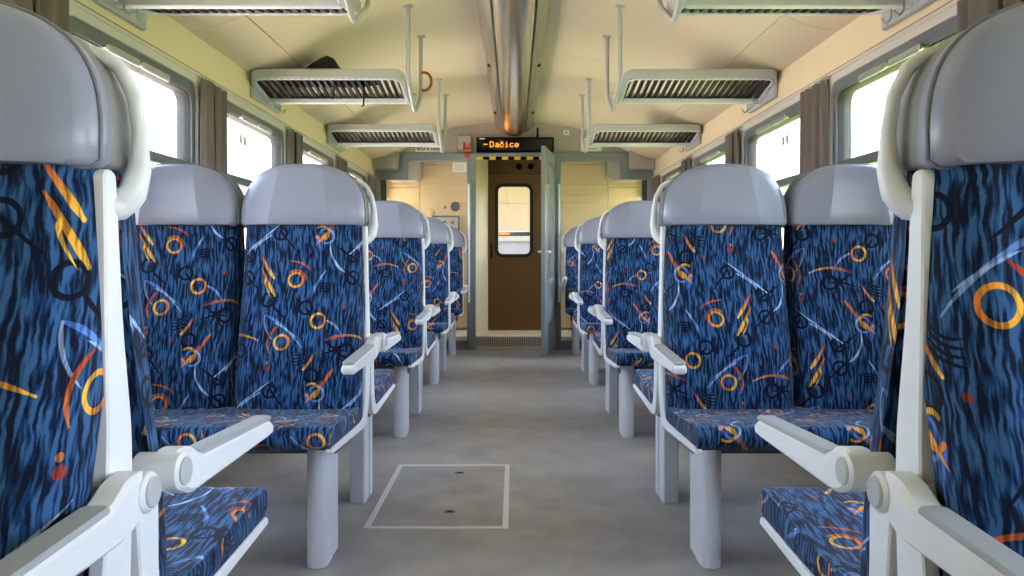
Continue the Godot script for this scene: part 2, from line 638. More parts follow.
func shell_mesh(m: float, cx: float) -> ArrayMesh:
	var b := MB.new(m)
	var rings := []
	for l in [[0.97, 0.002], [0.985, 0.008], [0.985, 0.05], [0.978, 0.108], [0.96, 0.112]]:
		var ring := []
		for q in headrest_outline():
			var e := hr_scale(q, l[0])
			ring.append(Vector3(cx + e.x, HR_H + e.y, hr_z(e.x, e.y, l[1]) if l[1] > 0.06 else l[1]))
		rings.append(ring)
	b.grid(rings, 1, [], true)
	b.fan(rings[0], Vector3(cx, HR_H + 0.09, 0.002), true)
	b.fan(rings[4], Vector3(cx, HR_H + 0.09, 0.09))
	return b.mesh()

func cushion_mesh(m: float) -> ArrayMesh:
	var b := MB.new(m)
	var prof := fillet([Vector2(0.13, 0.392), Vector2(0.595, 0.408), Vector2(0.628, 0.44), Vector2(0.615, 0.482), Vector2(0.50, 0.476), Vector2(0.30, 0.456), Vector2(0.15, 0.462)], 0.035, 4)
	var xs := [[-0.470, 0.90], [-0.464, 0.965], [-0.45, 1.0], [-0.25, 1.0], [-0.03, 1.0], [0.2, 1.0], [0.398, 1.0], [0.413, 0.965], [0.419, 0.90]]
	var mid := Vector2(0.38, 0.435)
	var rows := []
	var uvs := []
	for e in xs:
		var row := []
		var uv := []
		var acc := 0.0
		for q in prof:
			var c: Vector2 = mid + (q - mid) * Vector2(1.0 - (1.0 - e[1]) * 0.12, e[1])
			var p := Vector3(e[0], c.y, c.x)
			if row.size():
				acc += (p - row[row.size() - 1]).length()
			row.append(p)
			uv.append(Vector2(e[0] / 0.37, acc / 0.535))
		row.append(row[0])
		uv.append(Vector2(e[0] / 0.37, (acc + 0.01) / 0.535))
		rows.append(row)
		uvs.append(uv)
	b.grid(rows, 1, uvs)
	for side in [0, rows.size() - 1]:
		var r: Array = rows[side]
		var c := Vector3(xs[side][0] + (0.004 if side else -0.004), mid.y, mid.x)
		for i in r.size() - 1:
			var ua := Vector2(r[i].z / 0.37, r[i].y / 0.535)
			var ub := Vector2(r[i + 1].z / 0.37, r[i + 1].y / 0.535)
			var uc := Vector2(c.z / 0.37, c.y / 0.535)
			if side:
				b.tri(c, r[i], r[i + 1], 9, uc, ua, ub)
			else:
				b.tri(c, r[i + 1], r[i], 9, uc, ub, ua)
	return b.mesh()

func frame_mesh(m: float, facing: bool) -> ArrayMesh:
	var b := MB.new(m)
	var poly := fillet([Vector2(0.050, 1.085), Vector2(0.080, 1.085), Vector2(0.076, 0.90), Vector2(0.070, 0.74), Vector2(0.076, 0.60), Vector2(0.100, 0.45), Vector2(0.150, 0.404), Vector2(0.60, 0.420), Vector2(0.606, 0.402), Vector2(0.13, 0.374), Vector2(0.06, 0.388), Vector2(0.010, 0.50), Vector2(0.003, 0.66), Vector2(0.006, 0.74), Vector2(0.030, 0.88)], 0.03, 4) if facing else fillet([Vector2(0.004, 0.655), Vector2(0.075, 0.69), Vector2(0.078, 0.50), Vector2(0.10, 0.43), Vector2(0.150, 0.404), Vector2(0.60, 0.420), Vector2(0.606, 0.402), Vector2(0.13, 0.374), Vector2(0.06, 0.388), Vector2(0.022, 0.50)], 0.03, 4)
	b.prism(poly, side_frame(0.404), 0.022, 0.003)
	return b.mesh()

func handle_mesh(m: float) -> ArrayMesh:
	var b := MB.new(m)
	var pts := [Vector3(0.362, 1.244, 0.018), Vector3(0.390, 1.246, 0.018), Vector3(0.415, 1.228, 0.018), Vector3(0.434, 1.19, 0.018), Vector3(0.443, 1.14, 0.02), Vector3(0.443, 1.09, 0.022), Vector3(0.435, 1.055, 0.027), Vector3(0.42, 1.038, 0.035), Vector3(0.405, 1.038, 0.05), Vector3(0.396, 1.052, 0.06)]
	var cv := Curve3D.new()
	for i in pts.size():
		var t: Vector3 = (pts[mini(i + 1, pts.size() - 1)] - pts[maxi(i - 1, 0)]) / 6.0
		cv.add_point(pts[i], -t, t)
	var n := 36
	var q := []
	var r := []
	for i in n + 1:
		var t := float(i) / n
		q.append(cv.sample_baked(t * cv.get_baked_length()))
		r.append(0.0095 + 0.010 * smoothstep(0.45, 0.85, t) + 0.003 * (1.0 - smoothstep(0, 0.12, t)))
	b.tube(q, r, 12)
	return b.mesh()

# armrest modelled with its pivot at the origin
func arm_mesh(m: float) -> ArrayMesh:
	var b := MB.new(m)
	var poly := fillet([Vector2(-0.022, 0.012), Vector2(0.0, 0.03), Vector2(0.045, 0.03), Vector2(0.085, 0.008), Vector2(0.42, 0.008), Vector2(0.455, -0.002), Vector2(0.45, -0.026), Vector2(0.12, -0.042), Vector2(0.05, -0.045), Vector2(0.0, -0.026), Vector2(-0.022, -0.012)], 0.02, 5)
	b.prism(poly, side_frame(-0.020), 0.042, 0.007)
	return b.mesh()

func pad_mesh(m: float) -> ArrayMesh:
	var b := MB.new(m)
	var p := rrect(0.085, 0.447, -0.018, 0.020, 0.012, 4)
	b.prism(p, Transform3D(Basis(Vector3(0, 0, 1), Vector3(1, 0, 0), Vector3(0, 1, 0)), Vector3(0, 0.004, 0)), 0.0095, 0.003)
	return b.mesh()

func leg_mesh(m: float) -> ArrayMesh:
	var b := MB.new(m)
	# front column with a round nose, a shadow gap, then the flat panel
	var p := PackedVector2Array([Vector2(0.298, 0.372), Vector2(0.298, 0.30)])
	p.append(Vector2(0.298, 0.372))
	var plan := PackedVector2Array()
	plan.append(Vector2(0.298, 0.335))
	plan.append(Vector2(0.363, 0.335))
	for k in 11:
		var a := PI * k / 10.0
		plan.append(Vector2(0.3305 + cos(a) * 0.0325, 0.397 + sin(a) * 0.030))
	b.prism(plan, Transform3D(Basis(Vector3(1, 0, 0), Vector3(0, 0, 1), Vector3(0, 1, 0)), Vector3.ZERO), 0.392, 0.002)
	return b.mesh()

func leg_panel_mesh(m: float) -> ArrayMesh:
	var b := MB.new(m)
	var plan := rrect(0.3, 0.361, 0.235, 0.332, 0.008, 3)
	b.prism(plan, Transform3D(Basis(Vector3(1, 0, 0), Vector3(0, 0, 1), Vector3(0, 1, 0)), Vector3.ZERO), 0.392, 0.002)
	return b.mesh()

func cyl_mesh(a: Vector3, c: Vector3, r: float, m := 1.0, sides := 20) -> ArrayMesh:
	var b := MB.new(m)
	b.disc_cyl(a, c, r, sides)
	return b.mesh()

func seat_mesh(key: String, m: float) -> ArrayMesh:
	var k := key + str(m)
	if not cache.has(k):
		var r: ArrayMesh
		match key:
			"back_a": r = backrest_mesh(m, 0.205)
			"back_w": r = backrest_mesh(m, -0.243)
			"head_a": r = headrest_mesh(m, 0.205)
			"head_w": r = headrest_mesh(m, -0.243)
			"pipe_a": r = hr_pipe_mesh(m, 0.205)
			"pipe_w": r = hr_pipe_mesh(m, -0.243)
			"shell_a": r = shell_mesh(m, 0.205)
			"shell_w": r = shell_mesh(m, -0.243)
			"cushion": r = cushion_mesh(m)
			"frame": r = frame_mesh(m, true)
			"low_frame": r = frame_mesh(m, false)
			"handle": r = handle_mesh(m)
			"arm": r = arm_mesh(m)
			"pad": r = pad_mesh(m)
			"pivot": r = cyl_mesh(Vector3(-0.042, 0, 0), Vector3(0.028, 0, 0), 0.027, m)
			"cap": r = cyl_mesh(Vector3(0.026, 0, 0), Vector3(0.032, 0, 0), 0.0205, m)
			"leg": r = leg_mesh(m)
			"panel": r = leg_panel_mesh(m)
			"beam":
				var b := MB.new(m)
				b.box(Vector3(-0.05, 0.36, 0.3), Vector3(0.86, 0.05, 0.06), 0.008)
				r = b.mesh()
			"cleat":
				var b := MB.new(m)
				b.box(Vector3(-0.48, 0.36, 0.3), Vector3(0.06, 0.09, 0.16), 0.008)
				r = b.mesh()
		cache[k] = r
	return cache[k]

func make_bench(label: String, group: String, side: float, away: bool, c: float, fab: int, with_handle: bool, lift := 0.0) -> void:
	# side -1 left, +1 right of the aisle; facing the camera unless away
	var m := -side if not away else side
	var t := thing("double_seat", label, "train seat", Vector3(side * 0.95, 0, -c), group)
	if away:
		t.rotation.y = PI
	var fa: Material = M["fabric%d" % (fab % 4)]
	var fb: Material = M["fabric%d" % ((fab + 1) % 4)]
	var inset := Vector3(-0.024 * m, 0, 0) if away else Vector3.ZERO
	part("backrest", seat_mesh("back_a", m), fa, t, inset)
	part("backrest", seat_mesh("back_w", m), fb, t, inset)
	for s in ["a", "w"]:
		var h := part("headrest", seat_mesh("head_" + s, m), M.leather, t, inset)
		part("piping", seat_mesh("pipe_" + s, m), M.piping, h)
		part("headrest_shell", seat_mesh("shell_" + s, m), M.shell, t, inset)
	part("seat_cushion", seat_mesh("cushion", m), M["fabric%d" % ((fab + 2) % 4)], t)
	part("side_frame", seat_mesh("low_frame" if away else "frame", m), M.white, t)
	var l := part("leg", seat_mesh("leg", m), M.leg, t)
	part("leg_panel", seat_mesh("panel", m), M.leg, l)
	part("support_beam", seat_mesh("beam", m), M.leg_dark, t)
	part("wall_cleat", seat_mesh("cleat", m), M.leg_dark, t)
	if with_handle:
		part("grab_handle", seat_mesh("handle", m), M.white, t)
	var a := part("armrest", seat_mesh("arm", m), M.white, t, Vector3(0.446 * m, 0.662, 0.052))
	a.rotation.x = 0.045 - lift
	part("armrest_pad", seat_mesh("pad", m), M.pink if lift > 0.3 else M.pad, a)
	part("pivot", seat_mesh("pivot", m), M.white, a)
	part("pivot_cap", seat_mesh("cap", m), M.cap, a)

# ---------------------------------------------------------------- windows, curtains, walls
const WIN_END := [-1.985, -0.555, 0.875, 2.305, 3.735, 5.165, 6.595, 8.025]
const WIN_W := 1.15
const WIN_LO := 0.80
const WIN_HI := 1.80

func side_map(s: float, x: float) -> Transform3D:
	# (u = depth, v = height, w = outwards)
	return Transform3D(Basis(Vector3(0, 0, -1), Vector3(0, 1, 0), Vector3(s, 0, 0)), Vector3(s * x, 0, 0))

func make_window(n: int, s: float, e: float) -> void:
	var w := struct("window_%d" % n)
	var u0: float = e - WIN_W
	var key := "win%f%f" % [s, e]
	var b := MB.new()
	b.ring(rrect(u0 - 0.012, e + 0.012, WIN_LO - 0.012, WIN_HI + 0.012, 0.07), rrect(u0 + 0.02, e - 0.02, WIN_LO + 0.02, WIN_HI - 0.02, 0.075), side_map(s, WALL - 0.012), 0.02)
	part("window_rim", b.mesh(), M.rim, w)
	b = MB.new()
	b.ring(rrect(u0 + 0.001, e - 0.001, WIN_LO + 0.001, WIN_HI - 0.001, 0.06), rrect(u0 + 0.065, e - 0.065, WIN_LO + 0.065, WIN_HI - 0.075, 0.06), side_map(s, WALL + 0.008), 0.06)
	part("window_seal", b.mesh(), M.rubber, w)
	b = MB.new()
	b.ring(rrect(u0 + 0.004, e - 0.004, WIN_LO + 0.004, WIN_HI - 0.004, 0.06), rrect(u0 + 0.06, e - 0.06, WIN_LO + 0.06, WIN_HI - 0.07, 0.06), side_map(s, WALL + 0.001), 0.0068)
	part("window_frame", b.mesh(), M.frame, w)
	part("transom", span_mesh(s * (WALL + 0.004), s * (WALL + 0.06), 1.368, 1.412, u0 + 0.06, e - 0.06, 0.006), M.transom, w)
	part("pane", span_mesh(s * (WALL + 0.040), s * (WALL + 0.046), WIN_LO + 0.06, 1.37, u0 + 0.06, e - 0.06), M.glass, w)
	var up := part("pane", span_mesh(s * (WALL + 0.030), s * (WALL + 0.036), 1.41, WIN_HI - 0.07, u0 + 0.06, e - 0.06), M.glass, w)
	up.name = "pane_001"
	for k in [-1, 1]:
		var c: float = (u0 + e) / 2 - 0.03 + k * 0.135
		b = MB.new()
		b.box(Vector3(s * (WALL - 0.02), 1.728, -c), Vector3(0.016, 0.03, 0.24), 0.006)
		for j in [-1, 1]:
			b.box(Vector3(s * (WALL + 0.0), 1.735, -c - j * 0.09), Vector3(0.03, 0.016, 0.02), 0.003)
		part("window_handle", b.mesh(), M.alu, w)
	# safety sticker on the upper pane
	if e > 3.8 and e < 5.5:
		b = MB.new()
		var cs: float = (u0 + e) / 2 - 0.2
		b.span(s * (WALL + 0.0285), s * (WALL + 0.0298), 1.60, 1.65, cs, cs + 0.055)
		b.span(s * (WALL + 0.0285), s * (WALL + 0.0298), 1.60, 1.65, cs + 0.065, cs + 0.12)
		part("safety_sticker", b.mesh(), M.sticker, w)

func curtain_mesh(width: float, sd: int) -> ArrayMesh:
	var r := RandomNumberGenerator.new()
	r.seed = sd
	var b := MB.new()
	var folds := int(width / 0.035)
	var n := folds * 6
	var ph := r.randf() * 6
	var rows := []
	for i in 9:
		var t := i / 8.0
		var ring := []
		var amp := 0.013 + 0.006 * t
		for j in n + 1:
			var u := float(j) / n
			ring.append(Vector3(amp * sin(u * TAU * folds / 2.0 + ph + sin(u * 9 + ph) * 0.6 + t * 0.4), -t * 0.83, (u - 0.5) * width * (1.0 + 0.10 * t * t) ))
		for j in range(n, -1, -1):
			var q: Vector3 = ring[j]
			ring.append(q + Vector3(0.004, 0, 0))
		rows.append(ring)
	b.grid(rows, 1, [], true)
	return b.mesh()

func make_walls(s: float) -> void:
	var side := "left" if s < 0 else "right"
	var w := struct("wall_" + side)
	var x0 := s * WALL
	var x1 := s * (WALL + 0.08)
	part("lower_panel", span_mesh(x0, x1, -0.1, WIN_LO, REAR, 9.4), M.cream_wall, w)
	part("upper_panel", span_mesh(x0, x1, WIN_HI, 2.16, REAR, 9.4), M.cream_wall, w)
	var prev := REAR
	for e in WIN_END:
		if s < 0 and e < 1.0:
			continue
		part("pillar", span_mesh(x0, x1, WIN_LO, WIN_HI, prev, e - WIN_W), M.cream_wall, w)
		prev = e
	part("pillar", span_mesh(x0, x1, WIN_LO, WIN_HI, prev, 8.72), M.cream_wall, w)
	part("pillar", span_mesh(x0, x1, WIN_LO, WIN_HI, 9.22, 9.4), M.cream_wall, w)
	part("pillar", span_mesh(x0, x1, WIN_LO, 0.95, 8.72, 9.22), M.cream_wall, w)
	# curtain rail and cover strip above the windows
	var t := struct("trim_1" if s < 0 else "trim_2")
	part("cover_strip", span_mesh(s * (WALL - 0.014), s * (WALL + 0.01), 1.813, 1.832, REAR, FAR, 0.004), M.rim, t)
	part("rail_groove", span_mesh(s * (WALL - 0.006), s * (WALL + 0.01), 1.8325, 1.838, REAR, FAR), M.joint, t)
	var sl := struct("trim_3" if s < 0 else "trim_4")
	part("window_sill", span_mesh(s * (WALL - 0.03), s * (WALL + 0.0), WIN_LO - 0.05, WIN_LO - 0.02, REAR, FAR, 0.006), M.sill, sl)
	var bb := struct("baseboard_" + side)
	part("heater_cover", span_mesh(s * (WALL - 0.05), s * WALL, 0.0, 0.16, REAR, FAR - 0.02, 0.01), M.sill, bb)
	for i in WIN_END.size():
		if s > 0 or WIN_END[i] > 1.0:
			make_window(i - 2 if s < 0 else i + 6, s, WIN_END[i])

func make_curtains(s: float) -> void:
	var where := ["behind the headrests of the nearest left seats", "between the first and second clear left window", "between the second and third clear left window", "beyond the third left window", "next to the end partition on the left"] if s < 0 else ["behind the headrests of the nearest right seats", "between the first and second clear right window", "between the second and third clear right window", "beyond the third right window", "next to the end partition on the right"]
	for i in range(3, WIN_END.size()):
		for k in 2:
			var wd: float = [0.115, 0.20][k]
			var d: float = WIN_END[i] + [0.03, 0.20][k]
			var o := thing("curtain", ("narrow" if k == 0 else "wide") + " gathered grey brown curtain " + where[i - 3], "curtain", Vector3(s * 1.447, 1.80, -d), "curtains on the window pillars")
			part("cloth", curtain_mesh(wd, i * 7 + k + (50 if s > 0 else 0)), M.curtain, o)
			var b := MB.new()
			b.tube([Vector3(0.002, -0.02, 0), Vector3(0.0, 0.012, 0), Vector3(s * 0.03, 0.018, 0)], 0.003, 6)
			var hm := b.mesh()
			for j in 3:
				part("hook", hm, M.alu, o, Vector3(0, 0, (j - 1) * wd * 0.4))

# ---------------------------------------------------------------- ceiling
const CEIL := [Vector2(0, 2.41), Vector2(0.2, 2.405), Vector2(0.4, 2.39), Vector2(0.6, 2.366), Vector2(0.8, 2.318), Vector2(1.0, 2.225), Vector2(1.23, 2.082), Vector2(1.36, 2.03), Vector2(1.485, 2.004)]

func ceil_h(x: float) -> float:
	var a := absf(x)
	for i in CEIL.size() - 1:
		if a <= CEIL[i + 1].x:
			return lerpf(CEIL[i].y, CEIL[i + 1].y, (a - CEIL[i].x) / (CEIL[i + 1].x - CEIL[i].x))
	return 2.0

func ceil_panel(x0: float, x1: float, d0: float, d1: float) -> ArrayMesh:
	var b := MB.new()
	var xs := []
	var n := maxi(6, int(absf(x1 - x0) / 0.06))
	for i in n + 1:
		xs.append(lerpf(x0, x1, float(i) / n))
	var low := []
	var high := []
	for d in [d0, d1]:
		var r := []
		var q := []
		for x in xs:
			r.append(Vector3(x, ceil_h(x), -d))
			q.append(Vector3(x, ceil_h(x) + 0.012, -d))
		low.append(r)
		high.append(q)
	b.grid(low, 1)
	b.grid(high, 2)
	b.grid([low[0], high[0]], 3)
	b.grid([low[1], high[1]], 4)
	b.quad(low[0][0], low[1][0], high[1][0], high[0][0])
	b.quad(low[0][n], low[1][n], high[1][n], high[0][n])
	return b.mesh()

func make_ceiling() -> void:
	var c := struct("ceiling")
	# backing that closes the roof above the panels
	var b := MB.new()
	var poly := PackedVector2Array()
	for i in range(CEIL.size() - 1, -1, -1):
		poly.append(Vector2(-CEIL[i].x, CEIL[i].y + 0.012))
	for i in range(1, CEIL.size()):
		poly.append(Vector2(CEIL[i].x, CEIL[i].y + 0.012))
	poly.append(Vector2(1.56, 2.06))
	poly.append(Vector2(1.2, 2.4))
	poly.append(Vector2(0.6, 2.52))
	poly.append(Vector2(-0.6, 2.52))
	poly.append(Vector2(-1.2, 2.4))
	poly.append(Vector2(-1.56, 2.06))
	b.prism(poly, Transform3D(Basis(Vector3(1, 0, 0), Vector3(0, 1, 0), Vector3(0, 0, 1)), Vector3(0, 0, -9.4)), 9.4 - REAR)
	part("roof_backing", b.mesh(), M.joint, c)
	var seams := [REAR, -2.28, -0.30, 1.68, 3.66, 5.63, 7.60, FAR]
	for i in seams.size() - 1:
		var d0: float = seams[i] + 0.003
		var d1: float = seams[i + 1] - 0.003
		part("panel", ceil_panel(-1.227, 0.0, d0, d1), M.cream, c)
		part("panel", ceil_panel(0.0, 1.227, d0, d1), M.cream, c)
		part("panel", ceil_panel(-1.48, -1.232, d0, d1), M.cream_wall, c)
		part("panel", ceil_panel(1.232, 1.48, d0, d1), M.cream_wall, c)

func make_channel() -> void:
	var t := thing("ceiling_light", "long shiny trough light along the middle of the ceiling, switched off", "ceiling light", Vector3(0, 2.4, 0))
	for s in [-1.0, 1.0]:
		var b := MB.new()
		var p := PackedVector2Array([Vector2(s * 0.205, 0.008), Vector2(s * 0.205, -0.015), Vector2(s * 0.188, -0.055), Vector2(s * 0.160, -0.088), Vector2(s * 0.126, -0.106), Vector2(s * 0.120, -0.106), Vector2(s * 0.120, 0.008)])
		b.prism(p, Transform3D(Basis(Vector3(1, 0, 0), Vector3(0, 1, 0), Vector3(0, 0, 1)), Vector3(0, 0, -8.42)), 8.42 - REAR - 0.1)
		var o := part("side_trim", b.mesh(), M.channel, t)
		for d in [1.95, 3.8, 5.62, 7.45]:
			b = MB.new()
			b.disc_cyl(Vector3(s * 0.168, -0.07, -d), Vector3(s * 0.180, -0.082, -d), 0.013, 12)
			part("clip", b.mesh(), M.black, o)
	var seams := [REAR + 0.1, -0.54, 1.26, 3.06, 4.86, 6.66, 8.40]
	for i in seams.size() - 1:
		var b := MB.new()
		var rows := []
		for d in [seams[i] + 0.002, seams[i + 1] - 0.002]:
			var r := []
			for k in 25:
				var a := PI * k / 24.0
				r.append(Vector3(cos(a) * 0.115, -0.095 - pow(sin(a), 0.8) * 0.055, -d))
			rows.append(r)
		b.grid(rows, 1)
		b.fan(rows[1], Vector3(0, -0.095, -(seams[i + 1] - 0.002)))
		b.fan(rows[0], Vector3(0, -0.095, -(seams[i] + 0.002)), true)
		b.quad(rows[0][0], rows[0][24], rows[1][24], rows[1][0])
		part("diffuser", b.mesh(), M.chrome, t)

# ---------------------------------------------------------------- luggage racks
func make_rack(label: String, s: float, c: float) -> void:
	var t := thing("luggage_rack", label, "luggage rack", Vector3(s * 1.46, 1.98, -c), "luggage racks across the car above the seats")
	# local: x measured from the wall towards the aisle is -s*; build for the left and mirror
	var m := -s
	var b: MB
	if not cache.has("rack_frame%f" % m):
		var xa := 0.84
		b = MB.new(m)
		var pts := soft_path([Vector3(0.45, -0.002, 0.33), Vector3(xa, -0.002, 0.33), Vector3(xa, -0.085, 0.0), Vector3(xa, -0.002, -0.33), Vector3(0.005, -0.002, -0.33), Vector3(0.005, -0.085, 0.0), Vector3(0.005, -0.002, 0.33), Vector3(0.44, -0.002, 0.33)], 0.07, 6)
		b.sweep(pts, [Vector2(-0.010, -0.012), Vector2(-0.005, -0.018), Vector2(0.005, -0.018), Vector2(0.010, -0.012), Vector2(0.010, 0.028), Vector2(0.005, 0.033), Vector2(-0.005, 0.033), Vector2(-0.010, 0.028)], Vector3.UP, true)
		cache["rack_frame%f" % m] = b.mesh()
		b = MB.new(m)
		var rod := soft_path([Vector3(0.45, -0.022, 0.316), Vector3(xa - 0.014, -0.022, 0.316), Vector3(xa - 0.014, -0.085, 0.0), Vector3(xa - 0.014, -0.022, -0.316), Vector3(0.019, -0.022, -0.316), Vector3(0.019, -0.085, 0.0), Vector3(0.019, -0.022, 0.316), Vector3(0.44, -0.022, 0.316)], 0.06, 6)
		b.tube(rod, 0.006, 8, true)
		cache["rack_rod%f" % m] = b.mesh()
		b = MB.new(m)
		b.sweep([Vector3(0, -0.012, 0.322), Vector3(0, -0.06, 0.0), Vector3(0, -0.012, -0.322)], [Vector2(-0.008, -0.008), Vector2(0.008, -0.008), Vector2(0.008, 0.008), Vector2(-0.008, 0.008)], Vector3.UP)
		cache["rack_slat%f" % m] = b.mesh()
		b = MB.new(m)
		b.box(Vector3(0.42, -0.082, 0), Vector3(0.83, 0.032, 0.032), 0.006)
		cache["rack_bar%f" % m] = b.mesh()
		b = MB.new(m)
		var top := ceil_h(0.587) - 1.98
		b.tube(soft_path([Vector3(0.873, top, 0.305), Vector3(0.873, 0.0, 0.305), Vector3(0.873, -0.15, 0.0), Vector3(0.873, 0.0, -0.305), Vector3(0.873, top, -0.305)], 0.06, 6), 0.0125, 10)
		for z in [-0.305, 0.305]:
			b.disc_cyl(Vector3(0.873, top - 0.01, z), Vector3(0.873, top + 0.006, z), 0.028, 16)
		cache["rack_tube%f" % m] = b.mesh()
		b = MB.new(m)
		b.box(Vector3(-0.006, -0.05, 0), Vector3(0.024, 0.12, 0.5), 0.005)
		cache["rack_bracket%f" % m] = b.mesh()
		b = MB.new(m)
		b.tube(soft_path([Vector3(0.03, -0.03, 0), Vector3(0.03, -0.12, 0), Vector3(0.05, -0.145, 0), Vector3(0.066, -0.12, 0)], 0.02, 4), 0.004, 6)
		cache["rack_hook%f" % m] = b.mesh()
	part("frame", cache["rack_frame%f" % m], M.rack, t)
	part("edge_rod", cache["rack_rod%f" % m], M.white, t)
	var n := 22
	for i in n:
		part("slat", cache["rack_slat%f" % m], M.slat, t, Vector3(m * lerpf(0.03, 0.815, float(i) / (n - 1)), 0, 0))
	part("centre_bar", cache["rack_bar%f" % m], M.white, t)
	part("hanger_tube", cache["rack_tube%f" % m], M.rack, t)
	part("wall_bracket", cache["rack_bracket%f" % m], M.rack, t)
	part("coat_hook", cache["rack_hook%f" % m], M.alu, t, Vector3(m * 0.03, 0, 0.05))
	part("coat_hook", cache["rack_hook%f" % m], M.alu, t, Vector3(m * 0.03, 0, -0.05))

# ---------------------------------------------------------------- far end
const GLYPH := {
	"-": ["00000", "00000", "00000", "11111", "00000", "00000", "00000"],
	"D": ["11110", "10001", "10001", "10001", "10001", "10001", "11110"],
	"a": ["00000", "00000", "01110", "00001", "01111", "10001", "01111"],
	"č": ["01010", "00100", "01110", "10001", "10000", "10001", "01110"],
	"i": ["00100", "00000", "01100", "00100", "00100", "00100", "01110"],
	"c": ["00000", "00000", "01110", "10000", "10000", "10001", "01110"],
	"e": ["00000", "00000", "01110", "10001", "11111", "10000", "01110"],
}

func text_mesh(s: String, size: float, depth := 0.001) -> TextMesh:
	var f := SystemFont.new()
	f.font_names = PackedStringArray(["Droid Sans"])
	f.font_weight = 700
	var t := TextMesh.new()
	t.text = s
	t.font = f
	t.font_size = 32
	t.pixel_size = size / 32.0
	t.depth = depth
	return t

func make_far_wall() -> void:
	var w := struct("wall_far")
	var b := MB.new()
	# header following the ceiling, with lower corners
	var poly := PackedVector2Array()
	for i in range(CEIL.size() - 1, -1, -1):
		poly.append(Vector2(-CEIL[i].x, CEIL[i].y + 0.01))
	for i in range(1, CEIL.size()):
		poly.append(Vector2(CEIL[i].x, CEIL[i].y + 0.01))
	for q in [Vector2(1.485, 1.895), Vector2(1.20, 1.895), Vector2(1.20, 2.087), Vector2(-1.20, 2.087), Vector2(-1.20, 1.895), Vector2(-1.485, 1.895)]:
		poly.append(q)
	b.prism(poly, Transform3D(Basis.IDENTITY, Vector3(0, 0, -FAR - 0.05)), 0.05)
	part("header_panel", b.mesh(), M.grey, w)
	for s in [-1.0, 1.0]:
		# raised corner box and frame
		part("corner_box", span_mesh(s * 1.215, s * 1.478, 1.895, 2.1, FAR - 0.14, FAR - 0.001, 0.012), M.grey, w)
		var p := PackedVector2Array([Vector2(s * 0.405, 2.087), Vector2(s * 1.215, 2.087), Vector2(s * 1.215, 1.895), Vector2(s * 1.478, 1.895), Vector2(s * 1.478, 1.80), Vector2(s * 1.13, 1.80), Vector2(s * 1.13, 2.0), Vector2(s * 0.405, 2.0)])
		b = MB.new()
		b.prism(p, Transform3D(Basis.IDENTITY, Vector3(0, 0, -FAR - 0.06)), 0.09, 0.006)
		part("frame", b.mesh(), M.bluegrey, w)
		part("post", span_mesh(s * 0.405, s * 0.50, 0.0, 2.005, FAR - 0.03, FAR + 0.06, 0.008), M.bluegrey, w)
		part("post", span_mesh(s * 1.42, s * 1.478, 0.0, 1.80, FAR - 0.03, FAR + 0.06, 0.006), M.bluegrey, w)
		part("bottom_rail", span_mesh(s * 0.50, s * 1.42, 0.0, 0.09, FAR - 0.03, FAR + 0.06, 0.006), M.bluegrey, w)
		part("rubber_seal", span_mesh(s * 1.365, s * 1.42, 0.6, 1.80, FAR + 0.02, FAR + 0.045, 0.003), M.rubber, w)
		part("glazing", span_mesh(s * 0.50, s * 1.42, 0.09, 2.0, FAR + 0.01, FAR + 0.018), M.glass, w)
		b = MB.new()
		b.tube([Vector3(s * 0.475, 0.5, -FAR + 0.07), Vector3(s * 0.475, 1.75, -FAR + 0.07)], 0.012, 10)
		for y in [0.52, 1.73]:
			b.tube([Vector3(s * 0.475, y, -FAR + 0.07), Vector3(s * 0.475, y, -FAR + 0.028)], 0.009, 8)
		var g := thing("grab_pole", "white vertical grab pole on the %s door post" % ("left" if s < 0 else "right"), "grab pole", Vector3.ZERO)
		part("pole", b.mesh(), M.white, g)
	part("lintel", span_mesh(-0.405, 0.405, 2.045, 2.087, FAR - 0.03, FAR + 0.06, 0.006), M.bluegrey, w)
	# hazard stripe under the lintel
	var hz := thing("hazard_strip", "yellow and black hazard strip above the doorway", "warning strip", Vector3(0, 2.03, -FAR + 0.01))
	for i in 12:
		var x := -0.36 + i * 0.066
		part("stripe", span_mesh(x - 0.033, x + 0.033, -0.016, 0.014, -0.012, 0.012), M.yellow if i % 2 == 0 else M.black, hz)

func sign_thing(called: String, label: String, cat: String, x0: float, x1: float, y0: float, y1: float, d: float, m: Material) -> Node3D:
	var t := thing(called, label, cat, Vector3((x0 + x1) / 2, (y0 + y1) / 2, -d))
	var b := MB.new()
	b.box(Vector3(0, 0, 0.003), Vector3(x1 - x0, y1 - y0, 0.006), 0.0015)
	part("plate", b.mesh(), m, t)
	return t

